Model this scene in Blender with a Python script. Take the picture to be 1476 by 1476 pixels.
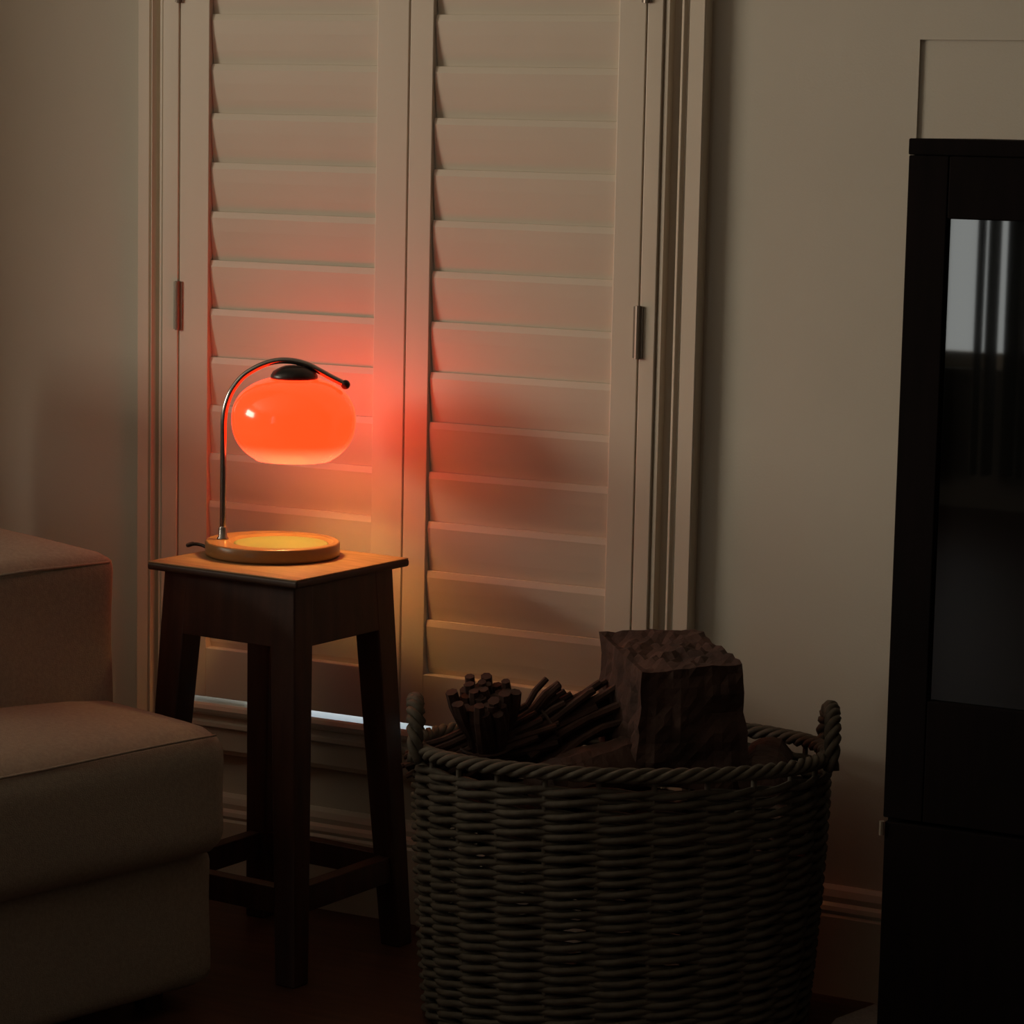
import bpy, bmesh, math, random
from mathutils import Vector, Matrix, Euler
PI = math.pi
random.seed(4)
for o in list(bpy.data.objects): bpy.data.objects.remove(o)
S = bpy.context.scene
COL = S.collection

# ------------------------------------------------------------------ camera
cam_d = bpy.data.cameras.new('camera'); cam = bpy.data.objects.new('camera', cam_d); COL.objects.link(cam)
cam_d.sensor_width = 36; cam_d.lens = 4128 / 1476 * 36; cam_d.clip_start = .05
right = Vector((.8842, .4666, .0206)); up = Vector((-.0819, .1114, .9904))
fwd = up.cross(right).normalized()
up = right.cross(fwd).normalized(); right.normalize()
M = Matrix((right, up, -fwd)).transposed().to_4x4()
M.translation = Vector((2.0871, -3.6434, 1.2))
cam.matrix_world = M
S.camera = cam

# ------------------------------------------------------------------ view, world, daylight
vs = S.view_settings
vs.view_transform = 'Standard'; vs.look = 'None'; vs.gamma = 1; vs.use_curve_mapping = False
vs.exposure = 0.0
w = bpy.data.worlds.new('world'); S.world = w; w.use_nodes = True
w.node_tree.nodes['Background'].inputs[0].default_value = (.72, .86, .95, 1)
w.node_tree.nodes['Background'].inputs[1].default_value = 1.6

def area(name, loc, target, sx, sy, power, col):
    l = bpy.data.lights.new(name, 'AREA'); l.shape = 'RECTANGLE'; l.size = sx; l.size_y = sy
    l.energy = power; l.color = col
    o = bpy.data.objects.new(name, l); COL.objects.link(o); o.location = loc
    o.rotation_euler = (Vector(target) - Vector(loc)).to_track_quat('-Z', 'Y').to_euler()
    return o
# daylight entering by the window in the left wall (outside its pane)
area('daylight_side_window', (-3.02, -2.05, 1.425), (0, -2.05, 1.425), 1.6, .85, 64, (1, .885, .695))
# daylight entering by the curtained window in the front wall
area('daylight_curtained_window', (-.75, -5.72, 1.25), (-.75, 0, 1.25), 1.6, 1.9, 16, (1, .93, .77))

# ------------------------------------------------------------------ materials
def mat(name, col, rough=.6, metal=0, noise=0, nscale=20, bump=0, bscale=200, spec=None, wood=None, trans=0, ior=1.45):
    m = bpy.data.materials.new(name); m.use_nodes = True
    nt = m.node_tree; b = nt.nodes['Principled BSDF']
    b.inputs['Base Color'].default_value = (*col, 1); b.inputs['Roughness'].default_value = rough
    b.inputs['Metallic'].default_value = metal
    if spec is not None: b.inputs['Specular IOR Level'].default_value = spec
    if trans: b.inputs['Transmission Weight'].default_value = trans; b.inputs['IOR'].default_value = ior
    tc = nt.nodes.new('ShaderNodeTexCoord')
    if noise or wood:
        n = nt.nodes.new('ShaderNodeTexNoise'); n.inputs['Scale'].default_value = nscale; n.inputs['Detail'].default_value = 6
        if wood:
            mp = nt.nodes.new('ShaderNodeMapping'); mp.inputs['Scale'].default_value = wood
            nt.links.new(tc.outputs['Object'], mp.inputs[0]); nt.links.new(mp.outputs[0], n.inputs['Vector'])
        else:
            nt.links.new(tc.outputs['Object'], n.inputs['Vector'])
        r = nt.nodes.new('ShaderNodeValToRGB')
        k = noise
        r.color_ramp.elements[0].color = (*[c * (1 - k) for c in col], 1); r.color_ramp.elements[0].position = .3
        r.color_ramp.elements[1].color = (*[min(1, c * (1 + k)) for c in col], 1); r.color_ramp.elements[1].position = .7
        nt.links.new(n.outputs['Fac'], r.inputs[0]); nt.links.new(r.outputs[0], b.inputs['Base Color'])
    if bump:
        n2 = nt.nodes.new('ShaderNodeTexNoise'); n2.inputs['Scale'].default_value = bscale; n2.inputs['Detail'].default_value = 4
        bp = nt.nodes.new('ShaderNodeBump'); bp.inputs['Strength'].default_value = bump; bp.inputs['Distance'].default_value = .002
        nt.links.new(tc.outputs['Object'], n2.inputs['Vector']); nt.links.new(n2.outputs['Fac'], bp.inputs['Height'])
        nt.links.new(bp.outputs[0], b.inputs['Normal'])
    return m
WALL = mat('wall_paint', (.66, .60, .51), .85, noise=.03, nscale=4, bump=.15, bscale=300)
WHITE = mat('satin_white_paint', (.74, .64, .52), .42, noise=.02, nscale=6)
SILL = mat('gloss_white_paint', (.74, .66, .56), .16)
TRIM = mat('skirting_paint', (.66, .58, .49), .5)
DARKWALL = mat('deep_taupe_paint', (.16, .14, .12), .9)
CEIL = mat('ceiling_paint', (.7, .67, .6), .9)
FLOOR = mat('dark_floorboards', (.075, .030, .018), .45, noise=.35, nscale=5, wood=(1.2, 14, 1))
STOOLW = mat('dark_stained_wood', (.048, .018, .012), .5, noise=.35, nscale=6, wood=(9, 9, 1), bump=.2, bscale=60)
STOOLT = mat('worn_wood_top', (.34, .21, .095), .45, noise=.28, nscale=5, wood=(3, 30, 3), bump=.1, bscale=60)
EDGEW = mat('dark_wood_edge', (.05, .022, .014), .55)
STEEL = mat('brushed_steel', (.42, .38, .36), .22, metal=1)
BLACKP = mat('black_plastic', (.008, .008, .008), .35)
BASEM = mat('cream_yellow_lacquer', (.29, .155, .055), .30)
DISHM = mat('pale_yellow_dish', (.25, .29, .095), .35)
FABRIC = mat('oatmeal_linen', (.40, .335, .27), .95, noise=.10, nscale=180, bump=.8, bscale=600)
WICKER = mat('greywashed_willow', (.112, .092, .068), .75, noise=.25, nscale=60, bump=.4, bscale=150)
LOGW = mat('rough_dark_timber', (.055, .026, .018), .9, noise=.5, nscale=14, bump=1, bscale=90)
BARK = mat('dark_bark', (.045, .022, .016), .95, noise=.4, nscale=40, bump=1, bscale=120)
TWIGEND = mat('twig_bark', (.06, .026, .018), .85, noise=.4, nscale=50)
CABW = mat('ebony_stained_wood', (.006, .003, .003), .85, noise=.3, nscale=8, wood=(8, 8, 1), spec=.12)
HINGEM = mat('painted_hinge', (.30, .24, .19), .4, metal=.3)
GREY = mat('curtain_cloth', (.20, .19, .17), .9, noise=.1, nscale=60)
RUGM = mat('pale_wool', (.42, .36, .32), .95, noise=.15, nscale=200, bump=1, bscale=400)
nt_ = GREY.node_tree; tr_ = nt_.nodes.new('ShaderNodeBsdfTranslucent'); tr_.inputs[0].default_value = (.16, .15, .13, 1)
mx_ = nt_.nodes.new('ShaderNodeMixShader'); mx_.inputs[0].default_value = .5; out_ = nt_.nodes['Material Output']
nt_.links.new(nt_.nodes['Principled BSDF'].outputs[0], mx_.inputs[1]); nt_.links.new(tr_.outputs[0], mx_.inputs[2]); nt_.links.new(mx_.outputs[0], out_.inputs[0])
# window pane: plain clear glass
GLASS = mat('window_glass', (1, 1, 1), .0, trans=1, ior=1.45)
# dark cabinet glass
CABG = mat('cabinet_glass', (.006, .006, .006), .02, spec=.8)
# orange glass shade, lit from within
def shade_mat():
    m = bpy.data.materials.new('orange_glass_shade'); m.use_nodes = True
    nt = m.node_tree; b = nt.nodes['Principled BSDF']
    b.inputs['Base Color'].default_value = (.24, .040, .020, 1); b.inputs['Roughness'].default_value = .16
    b.inputs['Coat Weight'].default_value = .4; b.inputs['Coat Roughness'].default_value = .08
    # glow painted paler at the lower rim, like light bounced up from the dish
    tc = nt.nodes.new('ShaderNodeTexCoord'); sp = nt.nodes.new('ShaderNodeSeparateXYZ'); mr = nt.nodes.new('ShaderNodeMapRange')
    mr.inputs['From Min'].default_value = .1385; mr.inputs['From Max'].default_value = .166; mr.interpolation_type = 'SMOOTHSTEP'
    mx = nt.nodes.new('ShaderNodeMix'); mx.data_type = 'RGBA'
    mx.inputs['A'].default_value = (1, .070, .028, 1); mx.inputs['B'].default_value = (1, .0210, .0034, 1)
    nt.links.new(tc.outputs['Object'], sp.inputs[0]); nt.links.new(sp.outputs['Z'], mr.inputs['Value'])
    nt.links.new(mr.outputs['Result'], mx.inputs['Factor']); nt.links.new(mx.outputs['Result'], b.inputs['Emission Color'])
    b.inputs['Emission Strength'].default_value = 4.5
    return m
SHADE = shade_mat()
INNER = mat('opal_white_lining', (.6, .36, .2), .5)
def bulb_mat():
    m = bpy.data.materials.new('lit_bulb'); m.use_nodes = True
    b = m.node_tree.nodes['Principled BSDF']
    b.inputs['Emission Color'].default_value = (1, .60, .20, 1); b.inputs['Emission Strength'].default_value = 135
    return m
BULB = bulb_mat()

# ------------------------------------------------------------------ mesh helpers
def obj(name, bm, m, parent=None, smooth=False, bevel=0, bseg=2, autos=None):
    me = bpy.data.meshes.new(name); bmesh.ops.recalc_face_normals(bm, faces=bm.faces); bm.to_mesh(me); bm.free()
    me.materials.append(m)
    if smooth:
        for p in me.polygons: p.use_smooth = True
    o = bpy.data.objects.new(name, me); COL.objects.link(o)
    if parent: o.parent = parent
    if bevel:
        b = o.modifiers.new('bevel', 'BEVEL'); b.width = bevel; b.segments = bseg; b.limit_method = 'ANGLE'; b.angle_limit = .6
        for p in me.polygons: p.use_smooth = True
        try:
            wn = o.modifiers.new('wn', 'WEIGHTED_NORMAL'); wn.keep_sharp = False
        except Exception: pass
    return o
def struct(name, bm, m, **k):
    o = obj(name, bm, m, **k); o['kind'] = 'structure'; return o
def thing(name, label, cat, loc=(0, 0, 0), rz=0, group=None):
    o = bpy.data.objects.new(name, None); COL.objects.link(o); o.empty_display_size = .05
    o.location = loc; o.rotation_euler = (0, 0, rz); o['label'] = label; o['category'] = cat
    if group: o['group'] = group
    return o
def tag(o, label, cat, group=None):
    o['label'] = label; o['category'] = cat
    if group: o['group'] = group
    return o
def box(bm, x0, x1, y0, y1, z0, z1, mtx=None):
    v = [bm.verts.new((x, y, z)) for z in (z0, z1) for y in (y0, y1) for x in (x0, x1)]
    if mtx is not None:
        for q in v: q.co = mtx @ q.co
    for f in ((0, 2, 3, 1), (4, 5, 7, 6), (0, 1, 5, 4), (2, 6, 7, 3), (0, 4, 6, 2), (1, 3, 7, 5)):
        bm.faces.new([v[i] for i in f])
    return v
def hexa(bm, bot, top):
    """bot, top: four points each, in order"""
    a = [bm.verts.new(p) for p in bot]; b = [bm.verts.new(p) for p in top]
    bm.faces.new(a[::-1]); bm.faces.new(b)
    for i in range(4): bm.faces.new((a[i], a[(i + 1) % 4], b[(i + 1) % 4], b[i]))
def tube(bm, pts, r, n=8, closed=False, cap=True):
    pts = [Vector(p) for p in pts]; N = len(pts)
    rr = r if isinstance(r, (list, tuple)) else [r] * N
    rings = []
    ref = None
    for i, p in enumerate(pts):
        if closed: t = (pts[(i + 1) % N] - pts[i - 1]).normalized()
        else: t = (pts[min(i + 1, N - 1)] - pts[max(i - 1, 0)]).normalized()
        if ref is None:
            ref = Vector((0, 0, 1)) if abs(t.z) < .9 else Vector((1, 0, 0))
        u = t.cross(ref)
        if u.length < 1e-4: u = t.cross(Vector((1, .3, 0)))
        u.normalize(); v = u.cross(t).normalized(); ref = v
        rings.append([bm.verts.new(p + (u * math.cos(2 * PI * k / n) + v * math.sin(2 * PI * k / n)) * rr[i]) for k in range(n)])
    for i in range(N if closed else N - 1):
        a, b = rings[i], rings[(i + 1) % N]
        for k in range(n): bm.faces.new((a[k], a[(k + 1) % n], b[(k + 1) % n], b[k]))
    if cap and not closed:
        bm.faces.new(rings[0][::-1]); bm.faces.new(rings[-1])
def lathe(bm, prof, n=48, c=(0, 0, 0), closed=False):
    c = Vector(c); rings = []
    for r, z in prof:
        if r < 1e-6: rings.append([bm.verts.new(c + Vector((0, 0, z)))])
        else: rings.append([bm.verts.new(c + Vector((r * math.cos(2 * PI * k / n), r * math.sin(2 * PI * k / n), z))) for k in range(n)])
    L = len(rings)
    for i in range(L if closed else L - 1):
        a, b = rings[i], rings[(i + 1) % L]
        for k in range(n):
            k2 = (k + 1) % n
            if len(a) == 1 and len(b) == 1: continue
            if len(a) == 1: bm.faces.new((a[0], b[k2], b[k]))
            elif len(b) == 1: bm.faces.new((a[k], a[k2], b[0]))
            else: bm.faces.new((a[k], a[k2], b[k2], b[k]))
def prism(bm, poly, axis, a, b):
    """extrude a 2D polygon: axis 'z' -> poly is (x, y); axis 'x' -> poly is (y, z)"""
    f = (lambda p, t: (p[0], p[1], t)) if axis == 'z' else (lambda p, t: (t, p[0], p[1]))
    A = [bm.verts.new(f(p, a)) for p in poly]; B = [bm.verts.new(f(p, b)) for p in poly]
    bm.faces.new(A[::-1]); bm.faces.new(B)
    for i in range(len(poly)):
        j = (i + 1) % len(poly); bm.faces.new((A[i], A[j], B[j], B[i]))
NB = bmesh.new

# ================================================================== SETTING
CZ = 2.55
WX0, WX1, WZ0, WZ1 = -.405, .405, .30, 2.20      # window opening
# wall at the back, with window opening and a shallow recess to the right
bm = NB()
T = .22
box(bm, -1.34, WX0, 0, T, 0, CZ); box(bm, WX0, WX1, 0, T, 0, WZ0 - .002); box(bm, WX0, WX1, 0, T, WZ1, CZ)
box(bm, WX1, .772, 0, T, 0, CZ)
box(bm, .772, 1.9, .004, T, .25, 1.312); box(bm, .772, 1.9, 0, T, 1.312, CZ); box(bm, .772, 1.9, 0, T, 0, .25)
box(bm, 1.9, 4.2, 0, T, 0, CZ)
struct('wall_back', bm, WALL)
bm = NB(); box(bm, -3.2, 4.2, -5.8, .25, -.05, 0); struct('floor', bm, FLOOR)
bm = NB(); box(bm, -3.2, 4.2, -5.8, .25, CZ, CZ + .05); struct('ceiling', bm, CEIL)
bm = NB()   # left wall, an unseen pier added to shade the back wall's left end, then the part with the side window
box(bm, -3.2, -1.34, -.74, .22, 0, CZ)
y0, y1, z0, z1 = -2.85, -1.25, 1.0, 1.85
box(bm, -3.2, -3.0, y1, -.74, 0, CZ); box(bm, -3.2, -3.0, -5.8, y0, 0, CZ)
box(bm, -3.2, -3.0, y0, y1, 0, z0); box(bm, -3.2, -3.0, y0, y1, z1, CZ)
struct('wall_left', bm, WALL)
bm = NB(); box(bm, 4.0, 4.2, -5.8, 0, 0, CZ); struct('wall_right', bm, DARKWALL)
bm = NB()
fx0, fx1, fz0, fz1 = -1.55, .05, .44, 2.2
box(bm, -3.2, fx0, -5.8, -5.6, 0, CZ); box(bm, fx1, 4.2, -5.8, -5.6, 0, CZ)
box(bm, fx0, fx1, -5.8, -5.6, 0, fz0); box(bm, fx0, fx1, -5.8, -5.6, fz1, CZ)
struct('wall_front', bm, DARKWALL)
# ---- window_1: shuttered window; lining, sill, sub-frame, pane
win = thing('window_1', '', '', (0, 0, 0)); del win['label']; del win['category']; win['kind'] = 'structure'
bm = NB()
box(bm, WX0 + .0005, WX1 - .0005, .14, .146, WZ0, WZ1); obj('window_pane', bm, GLASS, win)
bm = NB()
for a, b in ((WX0, WX0 + .045), (-.02, .02), (WX1 - .045, WX1)): box(bm, a, b, .125, .165, WZ0, WZ1)
for a, b in ((WZ0 - .0012, WZ0 + .009), (1.2, 1.24), (WZ1 - .05, WZ1)): box(bm, WX0, WX1, .126, .164, a, b)
obj('window_frame', bm, WHITE, win)
# fixed shutter sub-frame (25 mm face) around the two panels
bm = NB()
FY = -.032
box(bm, -.4145, -.3855, FY, .03, .3005, 2.18); box(bm, .3885, .4125, FY, .03, .3005, 2.18)
box(bm, -.3855, .3885, FY, .03, 2.14, 2.18)
obj('shutter_subframe', bm, WHITE, win, bevel=.0015)
# moulded casing either side, above; profile (x outward from frame, y towards the room)
prof = [(0, 0), (0, -.026), (.0035, -.029), (.008, -.029), (.0085, -.012), (.0205, -.008), (.0225, -.020), (.027, -.026),
        (.0285, -.026), (.031, -.020), (.034, -.020), (.036, -.0235), (.058, -.024), (.060, -.022), (.060, 0)]
bm = NB(); prism(bm, [(.4125 + x, y) for x, y in prof], 'z', .215, 2.24); struct('trim_1', bm, WHITE)
bm = NB(); prism(bm, [(-.4145 - x * .86, y) for x, y in prof], 'z', .215, 2.24); struct('trim_2', bm, WHITE)
bm = NB(); prism(bm, [(y, 2.18 + x) for x, y in prof], 'x', -.466, .472); struct('trim_3', bm, WHITE)
# sill with rounded nosing, and apron
bm = NB()
prism(bm, [(.125, .2985), (-.033, .2985), (-.037, .296), (-.039, .290), (-.037, .284), (-.033, .280), (-.027, .278), (-.027, .270),
           (-.032, .268), (-.032, .262), (-.026, .258), (-.022, .225), (-.016, .217), (-.0005, .216), (-.0005, .27), (.125, .27)], 'x', -.404, .404)
prism(bm, [(-.0005, .2985), (-.033, .2985), (-.037, .296), (-.039, .290), (-.037, .284), (-.033, .280), (-.027, .278), (-.027, .270),
           (-.032, .268), (-.032, .262), (-.026, .258), (-.022, .225), (-.016, .217), (-.0005, .216)], 'x', -.4145, -.404)
prism(bm, [(-.0005, .2985), (-.033, .2985), (-.037, .296), (-.039, .290), (-.037, .284), (-.033, .280), (-.027, .278), (-.027, .270),
           (-.032, .268), (-.032, .262), (-.026, .258), (-.022, .225), (-.016, .217), (-.0005, .216)], 'x', .404, .4125)
struct('trim_4', bm, SILL)
# skirting boards
sk = [(0, 0), (-.022, 0), (-.022, .112), (-.019, .116), (-.021, .121), (-.019, .127), (-.013, .131), (-.014, .139), (-.010, .148), (-.004, .153), (0, .153)]
bm = NB(); prism(bm, [(y - .0005, z) for y, z in sk], 'x', -1.34, 4.0); struct('baseboard_back', bm, TRIM)
# ---- window_2 (left wall) and window_3 (behind the camera, seen mirrored in the cabinet glass)
w2 = thing('window_2', '', ''); del w2['label']; del w2['category']; w2['kind'] = 'structure'
bm = NB()
for a, b in ((y0, y0 + .05), (-2.07, -2.03), (y1 - .05, y1)): box(bm, -3.1, -3.05, a, b, z0, z1)
for a, b in ((z0, z0 + .05), (z1 - .05, z1)): box(bm, -3.1, -3.05, y0, y1, a, b)
obj('window_frame', bm, WHITE, w2)
w3 = thing('window_3', '', ''); del w3['label']; del w3['category']; w3['kind'] = 'structure'
bm = NB()
for a, b in ((fx0, fx0 + .05), (-.52, -.48), (fx1 - .05, fx1)): box(bm, a, b, -5.7, -5.65, fz0, fz1)
for a, b in ((fz0, fz0 + .05), (fz1 - .05, fz1)): box(bm, fx0, fx1, -5.7, -5.65, a, b)
obj('window_frame', bm, WHITE, w3)

# ================================================================== SHUTTER PANELS
def shutter(label, x0, x1, sl, sr, hinge_x, loc_y=0):
    t = thing('shutter_panel', label, 'shutter', ((x0 + x1) / 2, FY + .014, .3075), 0, 'folding plantation shutters on the window')
    cx = (x0 + x1) / 2; X0, X1 = x0 - cx, x1 - cx; Z = lambda z: z - .3075
    th = .014
    bm = NB()
    box(bm, X0, X0 + sl, -th, th, 0, Z(2.13)); obj('stile', bm, WHITE, t, bevel=.0012)
    bm = NB(); box(bm, X1 - sr, X1, -th, th, 0, Z(2.13)); obj('stile', bm, WHITE, t, bevel=.0012)
    bm = NB()
    box(bm, X0 + sl - .0005, X1 - sr + .0005, -th + .0006, th, 0, Z(.384))
    obj('bottom_rail', bm, WHITE, t, bevel=.0015)
    bm = NB(); box(bm, X0 + sl - .0005, X1 - sr + .0005, -th + .0006, th, Z(2.06), Z(2.13)); obj('top_rail', bm, WHITE, t, bevel=.0015)
    # louvres: lens section with bevelled long edges, closed, top edge towards the room
    bm = NB()
    a = math.radians(6.5)
    k = -9
    while True:
        zt = 1.123 + .0731 * k           # top edge
        if zt > 2.07: break
        L = .0815
        p2 = [(-.0020, L / 2), (-.0050, L / 2 - .009), (-.0058, .012), (-.0058, -.012), (-.0050, -L / 2 + .009), (-.0018, -L / 2),
              (.0018, -L / 2), (.0050, -L / 2 + .009), (.0058, 0), (.0050, L / 2 - .009), (.0020, L / 2)]
        ex = random.uniform(-.8, .8) * PI / 180
        aa = a + ex
        zc = zt - L / 2 * math.cos(aa)
        poly = []
        for y, z in p2:
            yy = y * math.cos(aa) - z * math.sin(aa); zz = y * math.sin(aa) + z * math.cos(aa)
            poly.append((yy - .0015, Z(zc + zz)))
        if zc - L / 2 < .384 - .02 and k == -9: pass
        prism(bm, poly, 'x', X0 + sl + .0012, X1 - sr - .0012)
        k += 1
    obj('louvers', bm, WHITE, t)
    for hz in (.906, 1.395, .42, 1.9):
        bm = NB(); hx = hinge_x - cx
        tube(bm, [(hx, -th - .003, Z(hz - .037)), (hx, -th - .003, Z(hz + .037))], .0042, 10)
        box(bm, hx - .0075, hx + .0075, -th - .0022, -th - .0001, Z(hz - .036), Z(hz + .036))
        obj('hinge', bm, HINGEM, t)
    return t
shutter('white louvred shutter panel at left, directly behind the lit table lamp', -.3828, .0115, .052, .052, -.3842)
shutter('white louvred shutter panel at right, above the wicker log basket', .0140, .3865, .038, .041, .3875)

# ================================================================== SOFA
su = Vector((.24, .97, 0)).normalized(); ang = math.atan2(su.y, su.x) - PI / 2
# local frame: +y runs to the far end (towards the shutters), +x towards the fireplace side, origin at the far front foot corner
sofa = thing('sofa', 'oatmeal linen sofa with thick seat cushion, cropped at left edge beside stool', 'sofa', (.004, -.500, 0), ang)
def soft_box(x0, x1, y0, y1, z0, z1, r, crown=0, sag=0, nx=14, ny=14, nz=6, seed=0):
    """rounded cushion box with crowned top"""
    bm = NB()
    cx, cy, cz = (x0 + x1) / 2, (y0 + y1) / 2, (z0 + z1) / 2
    hx, hy, hz = (x1 - x0) / 2, (y1 - y0) / 2, (z1 - z0) / 2
    bmesh.ops.create_cube(bm, size=2)
    bmesh.ops.subdivide_edges(bm, edges=bm.edges[:], cuts=15, use_grid_fill=True)
    for v in bm.verts:
        u = [v.co.x, v.co.y, v.co.z]
        # denser samples near edges
        u = [math.copysign(1 - (1 - abs(c)) ** 1.7, c) for c in u]
        p = Vector((u[0] * hx, u[1] * hy, u[2] * hz))
        q = Vector((max(-hx + r, min(hx - r, p.x)), max(-hy + r, min(hy - r, p.y)), max(-hz + r, min(hz - r, p.z))))
        d = p - q
        if d.length > 1e-7: p = q + d.normalized() * min(r, max(abs(d.x), abs(d.y), abs(d.z)) + 0)
        fx = 1 - (p.x / hx) ** 2; fy = 1 - (p.y / hy) ** 4
        if p.z > 0: p.z += crown * max(0, fx) ** .6 * max(0, fy) ** .6 * (p.z / hz)
        else: p.z -= sag * max(0, fx) * max(0, fy) * (-p.z / hz)
        nzv = math.sin(p.x * 23 + seed) * math.cos(p.y * 17 + seed * 2) * .0025 + math.sin(p.y * 9 + p.z * 30 + seed) * .002
        p += Vector((nzv, 0, nzv * .6))
        v.co = p + Vector((cx, cy, cz))
    return bm
bm = soft_box(-.95, 0, -2.0, 0, .03, .222, .022, seed=1); obj('base', bm, FABRIC, sofa, smooth=True)
seat = None
bm = soft_box(-.74, .030, -1.99, .004, .212, .385, .040, crown=.036, sag=.0, seed=2); seat = obj('seat_cushion', bm, FABRIC, sofa, smooth=True)
pts = []
for i in range(41): pts.append((.0215, -1.95 + 1.925 * i / 40, .3800 + .001 * math.sin(i * .7)))
bm = NB(); tube(bm, pts, .0019, 6); obj('piping', bm, FABRIC, seat, smooth=True)
bm = soft_box(-.80, -.200, -.30, -.005, .36, .592, .020, crown=.022, seed=3); arm = obj('armrest', bm, FABRIC, sofa, smooth=True)
bm = NB(); tube(bm, [(-.2015, -.29, .585), (-.2015, -.15, .5875), (-.2015, -.02, .585), (-.213, -.008, .584)], .0022, 6); obj('piping', bm, FABRIC, arm, smooth=True)
bm = soft_box(-.97, -.76, -2.0, -.002, .20, .86, .05, crown=.01, seed=4); obj('backrest', bm, FABRIC, sofa, smooth=True)
for x in (-.90, -.06):
    for y in (-1.92, -.07):
        bm = NB(); tube(bm, [(x, y, 0), (x, y, .045)], [.018, .024], 10); obj('leg', bm, EDGEW, sofa)

# ================================================================== STOOL
SA = math.radians(39.6 - 45)
st = thing('stool', 'dark wooden splayed-leg stool between the sofa and basket, holding the lamp', 'stool', (-.0716, -.2331, 0), SA)
H = .57
hb, ht_, tk = .142, .1155, .040     # half width outer at floor, under the top, leg thickness
bm = NB(); 
ts = .133
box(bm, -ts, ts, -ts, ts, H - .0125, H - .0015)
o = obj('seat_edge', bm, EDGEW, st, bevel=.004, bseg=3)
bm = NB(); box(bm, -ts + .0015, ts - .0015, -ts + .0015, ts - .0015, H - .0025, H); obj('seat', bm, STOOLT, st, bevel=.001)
def half(z): return hb + (ht_ - hb) * z / (H - .0125)
for sx in (-1, 1):
    for sy in (-1, 1):
        def sq(z, tk):
            o_, i_ = half(z), half(z) - tk
            q = [(sx * i_, sy * i_, z), (sx * o_, sy * i_, z), (sx * o_, sy * o_, z), (sx * i_, sy * o_, z)]
            return q if sx * sy > 0 else q[::-1]
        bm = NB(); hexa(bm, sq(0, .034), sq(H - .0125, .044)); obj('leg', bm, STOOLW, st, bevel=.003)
def rail(name, z0, z1, thick, inset):
    for ax in range(4):
        R = Matrix.Rotation(ax * PI / 2, 3, 'Z')
        a0, a1 = half(z0) - inset, half(z1) - inset
        e0, e1 = half(z0) - .02, half(z1) - .02
        bot = [(-e0, -a0, z0), (e0, -a0, z0), (e0, -a0 + thick, z0), (-e0, -a0 + thick, z0)]
        top = [(-e1, -a1, z1), (e1, -a1, z1), (e1, -a1 + thick, z1), (-e1, -a1 + thick, z1)]
        bm = NB(); hexa(bm, [R @ Vector(p) for p in bot], [R @ Vector(p) for p in top])
        obj(name, bm, STOOLW, st, bevel=.0015)
rail('apron', .470, H - .0128, .018, .0006)
rail('stretcher', .098, .135, .022, .006)

# ================================================================== LAMP
LZ = H + .0005
lamp = thing('table_lamp', 'lit table lamp with glowing orange globe shade and arched steel arm, on the stool', 'lamp', (-.1016, -.2045, LZ), math.atan2(.467, .884))
# local x = direction of the arm
bm = NB()
R = .0965; hb_ = .0208; dc = .012; dr = .073
# body: disc with an off-centre dish in its top
N = 64
def ring(r, z, ox=0): return [bm.verts.new((ox + r * math.cos(2 * PI * k / N), r * math.sin(2 * PI * k / N), z)) for k in range(N)]
rs = [ring(R - .003, 0), ring(R - .0006, .002), ring(R, .004), ring(R, hb_ - .002), ring(R - .002, hb_), ring(dr + .003, hb_, dc), ring(dr, hb_ - .001, dc), ring(dr - .003, hb_ - .006, dc)]
for a, b in zip(rs, rs[1:]):
    for k in range(N): bm.faces.new((a[k], a[(k + 1) % N], b[(k + 1) % N], b[k]))
bm.faces.new(rs[0][::-1]); bm.faces.new(rs[-1])
base = obj('base', bm, BASEM, lamp)
for p in base.data.polygons: p.use_smooth = len(p.vertices) == 4 and abs(p.normal.z) < .98
bm = NB(); lathe(bm, [(0, hb_ - .0048), (.060, hb_ - .0048), (.064, hb_ - .0032), (.0675, hb_ - .0036), (.0680, hb_ - .0058), (0, hb_ - .0058)], 56, (dc, 0, 0)); obj('dish_inlay', bm, DISHM, base, smooth=True)
px = -.0715
arc = [(px, .0), (px, .06), (px, .12), (px, .17), (px + .0005, .196), (px + .004, .216), (px + .012, .236), (px + .026, .2545), (px + .041, .2655),
       (px + .057, .2735), (px + .074, .2785), (px + .090, .2795), (px + .106, .2775), (px + .122, .2725), (px + .138, .2645), (px + .153, .2565), (px + .172, .2475)]
# smooth with Catmull-Rom
def cr(P, n=5):
    out = []
    for i in range(len(P) - 1):
        p0, p1, p2, p3 = P[max(i - 1, 0)], P[i], P[i + 1], P[min(i + 2, len(P) - 1)]
        for s in range(n):
            t = s / n
            out.append(tuple(.5 * (2 * b + (c - a) * t + (2 * a - 5 * b + 4 * c - d) * t * t + (-a + 3 * b - 3 * c + d) * t ** 3) for a, b, c, d in zip(p0, p1, p2, p3)))
    out.append(tuple(P[-1])); return out
pts = [(x, 0, max(z, hb_ - .003)) for x, z in cr(arc)]
pts = [p for i, p in enumerate(pts) if i == 0 or p[2] > hb_ - .002]
bm = NB(); tube(bm, pts, .0046, 14); armo = obj('arm', bm, STEEL, lamp, smooth=True)
bm = NB(); lathe(bm, [(0, hb_ - .001), (.0085, hb_ - .001), (.0085, hb_ + .002), (.0062, hb_ + .0045), (.0062, hb_ + .016), (.0046, hb_ + .019)], 20, (px, 0, 0)); obj('collar', bm, STEEL, lamp, smooth=True)
ex_, ez_ = pts[-1][0], pts[-1][2]
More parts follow.
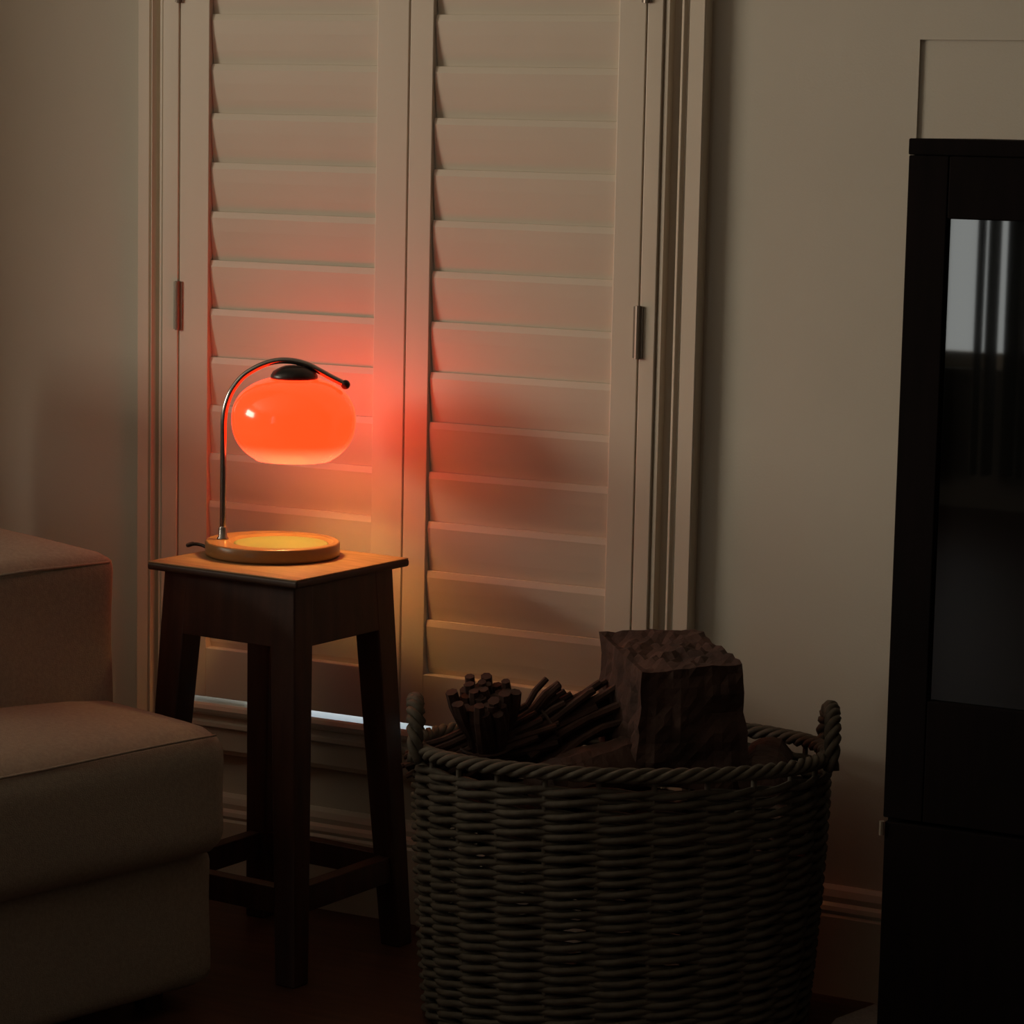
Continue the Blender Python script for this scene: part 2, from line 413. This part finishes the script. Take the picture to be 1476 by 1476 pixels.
bm = NB(); bmesh.ops.create_uvsphere(bm, u_segments=16, v_segments=10, radius=.0068, matrix=Matrix.Translation((ex_ + .001, 0, ez_ - .0007))); obj('end_cap', bm, BLACKP, lamp, smooth=True)
# shade
sc_x = .0285; zc = .7665 - LZ
def sup(r0, h0, e, t): return
prof_o = []
a_, bt, bb, ee = .0885, .0615, .0690, 2.25
for i in range(25):
    dz = bt * (1 - i / 24 * 1.0)
    prof_o.append((max(0.0, a_ * (1 - (dz / bt) ** ee) ** (1 / ee)), dz))
prof_o = [p for p in prof_o if p[0] > .030]
prof_o.insert(0, (.030, bt * .995))
for i in range(1, 20):
    dz = -.0575 * i / 19
    prof_o.append((a_ * (1 - (abs(dz) / bb) ** ee) ** (1 / ee), dz))
prof_i = [(r - .0028, z + (.0015 if z < 0 else -.0015)) for r, z in prof_o[::-1]]
bm = NB(); lathe(bm, prof_o + [(prof_o[-1][0] - .0008, prof_o[-1][1] - .0012), (prof_o[-1][0] - .0020, prof_o[-1][1] - .0010), (prof_o[-1][0] - .0027, prof_o[-1][1])], 72, (sc_x, 0, zc))
# close top with a neck ring
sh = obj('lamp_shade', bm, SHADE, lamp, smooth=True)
bm = NB(); lathe(bm, prof_i, 72, (sc_x, 0, zc)); obj('shade_lining', bm, INNER, sh, smooth=True)
# black gallery cap
bm = NB(); lathe(bm, [(0, bt + .004), (.014, bt + .0145), (.020, bt + .0125), (.030, bt + .007), (.0335, bt + .001), (.0335, bt - .004), (.030, bt - .006), (0, bt - .006)][::1], 40, (sc_x, 0, zc))
obj('shade_cap', bm, BLACKP, lamp, smooth=True)
bm = NB(); tube(bm, [(sc_x, 0, zc + bt - .004), (sc_x, 0, zc + bt - .030)], .013, 16); hold = obj('bulb_holder', bm, BLACKP, lamp)
bm = NB(); lathe(bm, [(0, -.022), (.010, -.020), (.018, -.012), (.021, 0), (.018, .011), (.012, .022), (.011, .030), (0, .030)], 24, (sc_x, 0, zc + .003)); bulb = obj('bulb', bm, BULB, lamp, smooth=True)
# power cord
bm = NB(); tube(bm, cr([(-.094, .010, .006), (-.104, .018, .009), (-.116, .030, .0085), (-.126, .046, .0035), (-.128, .060, .0028), (-.122, .074, .0028)]), .0026, 8)
obj('power_cord', bm, BLACKP, lamp, smooth=True)

# ================================================================== BASKET
BC = Vector((.493, -.273, 0)); BR = math.atan2(.467, .884)
bk = thing('wicker_basket', 'large oval grey willow log basket with rope handles, beneath the right shutter', 'basket', BC, BR)
BH = .375
def half_ab(z):
    t = z / BH
    s = .925 + .075 * math.sin(t * PI / 2)
    return .271 * s, .162 * s
NS = 24
body = NB()
row_h = .0146; rows = int((BH - .012) / row_h)
STP = NS * 7
for r_ in range(rows):
    z = .012 + r_ * row_h
    for s_ in (0, 1):
        pts = []
        jz = random.uniform(-.0012, .0012)
        for k in range(STP):
            th = 2 * PI * k / STP
            a, b = half_ab(z)
            ph = NS / 2 * th + PI * (r_ % 2)
            off = .0052 * math.cos(ph + PI * s_)
            dzz = .0030 * math.sin(ph + PI * s_) + .0010 * math.sin(th * 5 + r_) + random.uniform(-.0004, .0004)
            pts.append(((a + off) * math.cos(th), (b + off) * math.sin(th), z + dzz + jz + (.0036 if s_ else -.0036) * 0))
        tube(body, pts, .0049 + random.uniform(-.0005, .0005), 6, closed=True)
for k in range(NS):
    th = 2 * PI * (k + .5) / NS
    pts = []
    for i in range(9):
        z = .002 + (BH - .01) * i / 8; a, b = half_ab(z); pts.append((a * math.cos(th), b * math.sin(th), z))
    tube(body, pts, .0040, 6)
a, b = half_ab(0)
lv = []
for r_ in (1.0,):
    vs_ = [body.verts.new((a * math.cos(2 * PI * k / 60), b * math.sin(2 * PI * k / 60), .006)) for k in range(60)]
    vb_ = [body.verts.new((a * math.cos(2 * PI * k / 60), b * math.sin(2 * PI * k / 60), .001)) for k in range(60)]
    body.faces.new(vs_); body.faces.new(vb_[::-1])
    for k in range(60): body.faces.new((vb_[k], vb_[(k + 1) % 60], vs_[(k + 1) % 60], vs_[k]))
obj('woven_body', body, WICKER, bk, smooth=True)
bm = NB()
a, b = half_ab(BH)
for s_ in range(4):
    pts = []
    for k in range(260):
        th = 2 * PI * k / 260; ph = 19 * th + s_ * PI / 2
        o1 = .0070 * math.cos(ph); o2 = .0060 * math.sin(ph)
        pts.append(((a + .002 + o1) * math.cos(th), (b + .002 + o1) * math.sin(th), BH - .002 + o2))
    tube(bm, pts, .0048, 6, closed=True)
obj('braided_rim', bm, WICKER, bk, smooth=True)
for sx in (-1, 1):
    bm = NB()
    hw, hh = .050, .072
    for s_ in range(3):
        pts = []
        for i in range(61):
            t = i / 60; th = PI * t
            yy = hw * math.cos(th); zz = hh * (math.sin(th) ** .75 if math.sin(th) > 0 else 0)
            ph = 2 * PI * 4 * t + s_ * 2 * PI / 3
            rad = .0062
            # strand offset in the plane normal (x) and radial direction
            pts.append((sx * (a + .001 + rad * math.cos(ph) + .004 * math.sin(th)), yy * (1 + .13 * math.sin(ph)), BH - .016 + zz + rad * math.sin(ph) * math.sin(th)))
        tube(bm, pts, .0056, 6)
    obj('rope_handle', bm, WICKER, bk, smooth=True)

# ---- contents of the basket
Rr = Vector((.884, .467, 0)); Ff = Vector((-.467, .884, 0)); U = Vector((0, 0, 1))
def rough_block(name, corners_bot, corners_top, m, amp=.004, cuts=12, seed=0):
    """irregular split timber from eight corners; vertices jittered for a torn surface"""
    from mathutils import noise
    bm = NB(); hexa(bm, corners_bot, corners_top)
    bmesh.ops.subdivide_edges(bm, edges=bm.edges[:], cuts=cuts, use_grid_fill=True)
    bmesh.ops.recalc_face_normals(bm, faces=bm.faces); bm.normal_update()
    for v in bm.verts:
        n = v.normal.copy()
        d = noise.noise(v.co * 28 + Vector((seed, 0, 0))) * amp * 1.3 + noise.noise(v.co * 90 + Vector((0, seed, 0))) * amp * .6
        ridge = noise.noise(Vector((v.co.x * 60, v.co.y * 60, v.co.z * 8))) * amp * .7
        v.co += n * (d + ridge)
    return obj(name, bm, m, smooth=False)
P1 = Vector((.547, -.331, .490))     # front left corner of the top face
def fr(p, r, f, z): return p + Rr * r + Ff * f + U * z
top = [fr(P1, 0, 0, 0), fr(P1, .130, .004, .014), fr(P1, .077, .160, .030), fr(P1, -.050, .150, .023)]
LH = .155
bot = [fr(P1, -.006, .004, -LH), fr(P1, .146, .008, -LH), fr(P1, .10, .155, -LH + .02), fr(P1, -.050, .145, -LH + .01)]
tag(rough_block('timber_block', bot, top, LOGW, .006, seed=3), 'big rough-cut square timber block on top of the basket at right', 'firewood')
def split_log(c, d, L, r, label, seed, m=BARK):
    """wedge-shaped split log along d"""
    from mathutils import noise
    d = Vector(d).normalized(); u = d.cross(U).normalized(); v = u.cross(d).normalized(); c = Vector(c)
    bm = NB(); rings = []
    n = 22; K = 14
    for i in range(n + 1):
        t = i / n - .5; ringv = []
        for k in range(K):
            th = 2 * PI * k / K
            rad = r * (1 if math.sin(th) < .35 else .62 + .2 * abs(math.cos(th)))
            rad *= 1 + .13 * noise.noise(Vector((t * 5, math.cos(th) * 2, math.sin(th) * 2 + seed))) + .08 * noise.noise(Vector((t * 20, math.cos(th) * 6, math.sin(th) * 6 + seed)))
            ringv.append(bm.verts.new(c + d * (t * L) + u * (rad * math.cos(th)) + v * (rad * math.sin(th))))
        rings.append(ringv)
    for a, b in zip(rings, rings[1:]):
        for k in range(K): bm.faces.new((a[k], a[(k + 1) % K], b[(k + 1) % K], b[k]))
    bm.faces.new(rings[0][::-1]); bm.faces.new(rings[-1])
    return tag(obj('split_log', bm, m), label, 'firewood')
def at(r, f, z): return (BC + Rr * r + Ff * f + U * z)
split_log(at(.192, -.002, .350), Rr * .15 + Ff + U * .03, .17, .032, 'dark split log lying between the timber block and right rope handle', 1, LOGW)
split_log(at(-.035, -.055, .355), Rr * .9 + Ff * .5 + U * .20, .17, .046, 'dark split log in the basket just left of the timber block', 5, LOGW)
split_log(at(-.02, .050, .262), Rr, .34, .038, 'dark log lying lengthwise low in the basket under the kindling', 7)
split_log(at(.01, -.045, .262), Rr, .32, .036, 'dark log lying lengthwise low in the basket along its front side', 9)
# kindling: tied bundles of twigs
def bundle(label, c, d, n, L, R0, rt, spread, seed, row=0):
    rnd = random.Random(seed)
    t = thing('kindling_bundle', label, 'kindling', c, 0, 'bundles of twigs in the basket')
    d = Vector(d).normalized(); u = d.cross(U).normalized(); v = u.cross(d).normalized()
    for i in range(n):
        rr = R0 * math.sqrt((i + .5) / n); th = i * 2.399963
        o = u * rr * math.cos(th) + v * rr * math.sin(th)
        o = o + Rr * rnd.uniform(-row, row)
        Lh = L * rnd.uniform(.82, 1.08) / 2
        r = rt * rnd.uniform(.8, 1.25)
        k = o * spread * rnd.uniform(.8, 1.3)
        j = u * rnd.uniform(-1, 1) * .006 + v * rnd.uniform(-1, 1) * .006
        pts = [o * 1.15 - d * Lh - k * .3 + j, o * .95 - d * Lh * .3, o * .95 + d * Lh * .2, o * 1.15 + k * .5 + d * Lh * .7 + j * .5, o * 1.1 + k + d * Lh + j]
        bm = NB(); tube(bm, pts, [r * .9, r, r, r * 1.02, r * .95], 7)
        obj('twig', bm, TWIGEND, t, smooth=False)
    bm = NB(); ringp = [u * (R0 * 1.08 + rt) * math.cos(2 * PI * k / 24) + v * (R0 * 1.08 + rt) * math.sin(2 * PI * k / 24) for k in range(24)]
    tube(bm, ringp, .0022, 6, closed=True); obj('tie', bm, EDGEW, t)
    return t
bundle('kindling bundle of thick twigs at basket left, cut ends up in a round cluster', at(-.178, -.005, .385), Rr * -.10 + Ff * -.42 + U * .9, 38, .145, .032, .0072, .12, 3)
bundle('kindling bundle of thin sticks fanned toward upper right, beside the timber block', at(-.095, .015, .393), Rr * .82 + Ff * .22 + U * .46, 64, .17, .024, .0048, .30, 8, .055)
bundle('kindling bundle of fine twigs lying low at the left, behind the basket rim', at(-.190, -.005, .372), Rr * .80 + Ff * .05 + U * .38, 50, .14, .024, .0042, .25, 12, .035)

# ================================================================== CABINET
X0, Y0c, HC = .871, -.30, 1.184
cab = thing('display_cabinet', 'tall near-black wooden cabinet with a glass door, cropped at the right edge', 'cabinet', (X0, Y0c, 0))
W_, D_ = 1.0, .27
bm = NB()
box(bm, 0, .022, .021, D_, 0, HC - .02); box(bm, W_ - .022, W_, .021, D_, 0, HC - .02); box(bm, .022, W_ - .022, D_ - .012, D_, 0, HC - .02)
box(bm, .022, W_ - .022, .021, D_ - .012, .30, .32); box(bm, .022, W_ - .022, .021, D_ - .012, 0, .03)
obj('carcass', bm, CABW, cab)
bm = NB(); box(bm, 0, W_, -.001, D_, HC - .02, HC); obj('top', bm, CABW, cab, bevel=.002)
def door(x0, x1):
    bm = NB(); s = .052; z0_, z1_ = .335, HC - .0203
    box(bm, x0, x0 + s, 0, .02, z0_, z1_); box(bm, x1 - s, x1, 0, .02, z0_, z1_)
    box(bm, x0 + s, x1 - s, .0004, .02, z1_ - .076, z1_); box(bm, x0 + s, x1 - s, .0004, .02, z0_, z0_ + .155)
    d = obj('door', bm, CABW, cab, bevel=.002)
    bm = NB(); box(bm, x0 + s - .004, x1 - s + .004, .0085, .0125, z0_ + .151, z1_ - .072); obj('glass_pane', bm, CABG, d)
    return d
door(.0005, W_ / 2 - .001); door(W_ / 2 + .001, W_ - .003)
for a_, b_ in ((.003, W_ / 2 - .001), (W_ / 2 + .001, W_ - .003)):
    bm = NB(); box(bm, a_, b_, 0, .02, .035, .33); dd = obj('drawer', bm, CABW, cab, bevel=.002)
    bm = NB(); lathe(bm, [(0, -.022), (.011, -.020), (.013, -.014), (.006, -.008), (.005, 0), (0, 0)], 18); 
    bmesh.ops.rotate(bm, verts=bm.verts, matrix=Matrix.Rotation(PI / 2, 3, 'X') @ Matrix.Scale(-1, 3), cent=(0, 0, 0)) if False else None
    for v in bm.verts: v.co = Vector((v.co.x + (a_ + b_) / 2, v.co.z, v.co.y + .19))
    obj('knob', bm, CABW, dd, smooth=True)
bm = NB(); tube(bm, [(.000, -.001, .312), (.000, -.001, .330)], .0035, 8); obj('hinge', bm, HINGEM, cab)
# pale rug corner by the cabinet foot
bm = NB()
q = [(.756, -.135), (.782, -.03), (.868, -.03), (.868, -.298), (.775, -.298)]
prism(bm, q, 'z', .0005, .008); 
tag(obj('hearth_mat', bm, RUGM, bevel=.002), 'pale grey mat corner on the floor between basket and dark cabinet', 'mat')

# ================================================================== BEHIND THE CAMERA: curtains mirrored in the cabinet glass
def curtain(label, x0, x1, waves, z0=.12, z1=2.32):
    bm = NB(); n = 80; front = []; back = []
    for i in range(n + 1):
        t = i / n; x = x0 + (x1 - x0) * t; y = -5.50 + .035 * math.sin(t * waves * 2 * PI)
        front.append((x, y + .002)); back.append((x, y - .002))
    prism(bm, front + back[::-1], 'z', z0, z1)
    return tag(obj('curtain', bm, GREY, smooth=False), label, 'curtain', 'curtains mirrored in the cabinet glass')
for cxs in ((-1.62, -.880, 7), (-.786, -.761, .5), (-.751, -.718, .6), (-.689, -.614, 1.5), (-.600, -.40, 4), (-.38, .10, 6)):
    curtain('dark curtain folds with daylight between them, mirrored in the cabinet glass', *cxs)
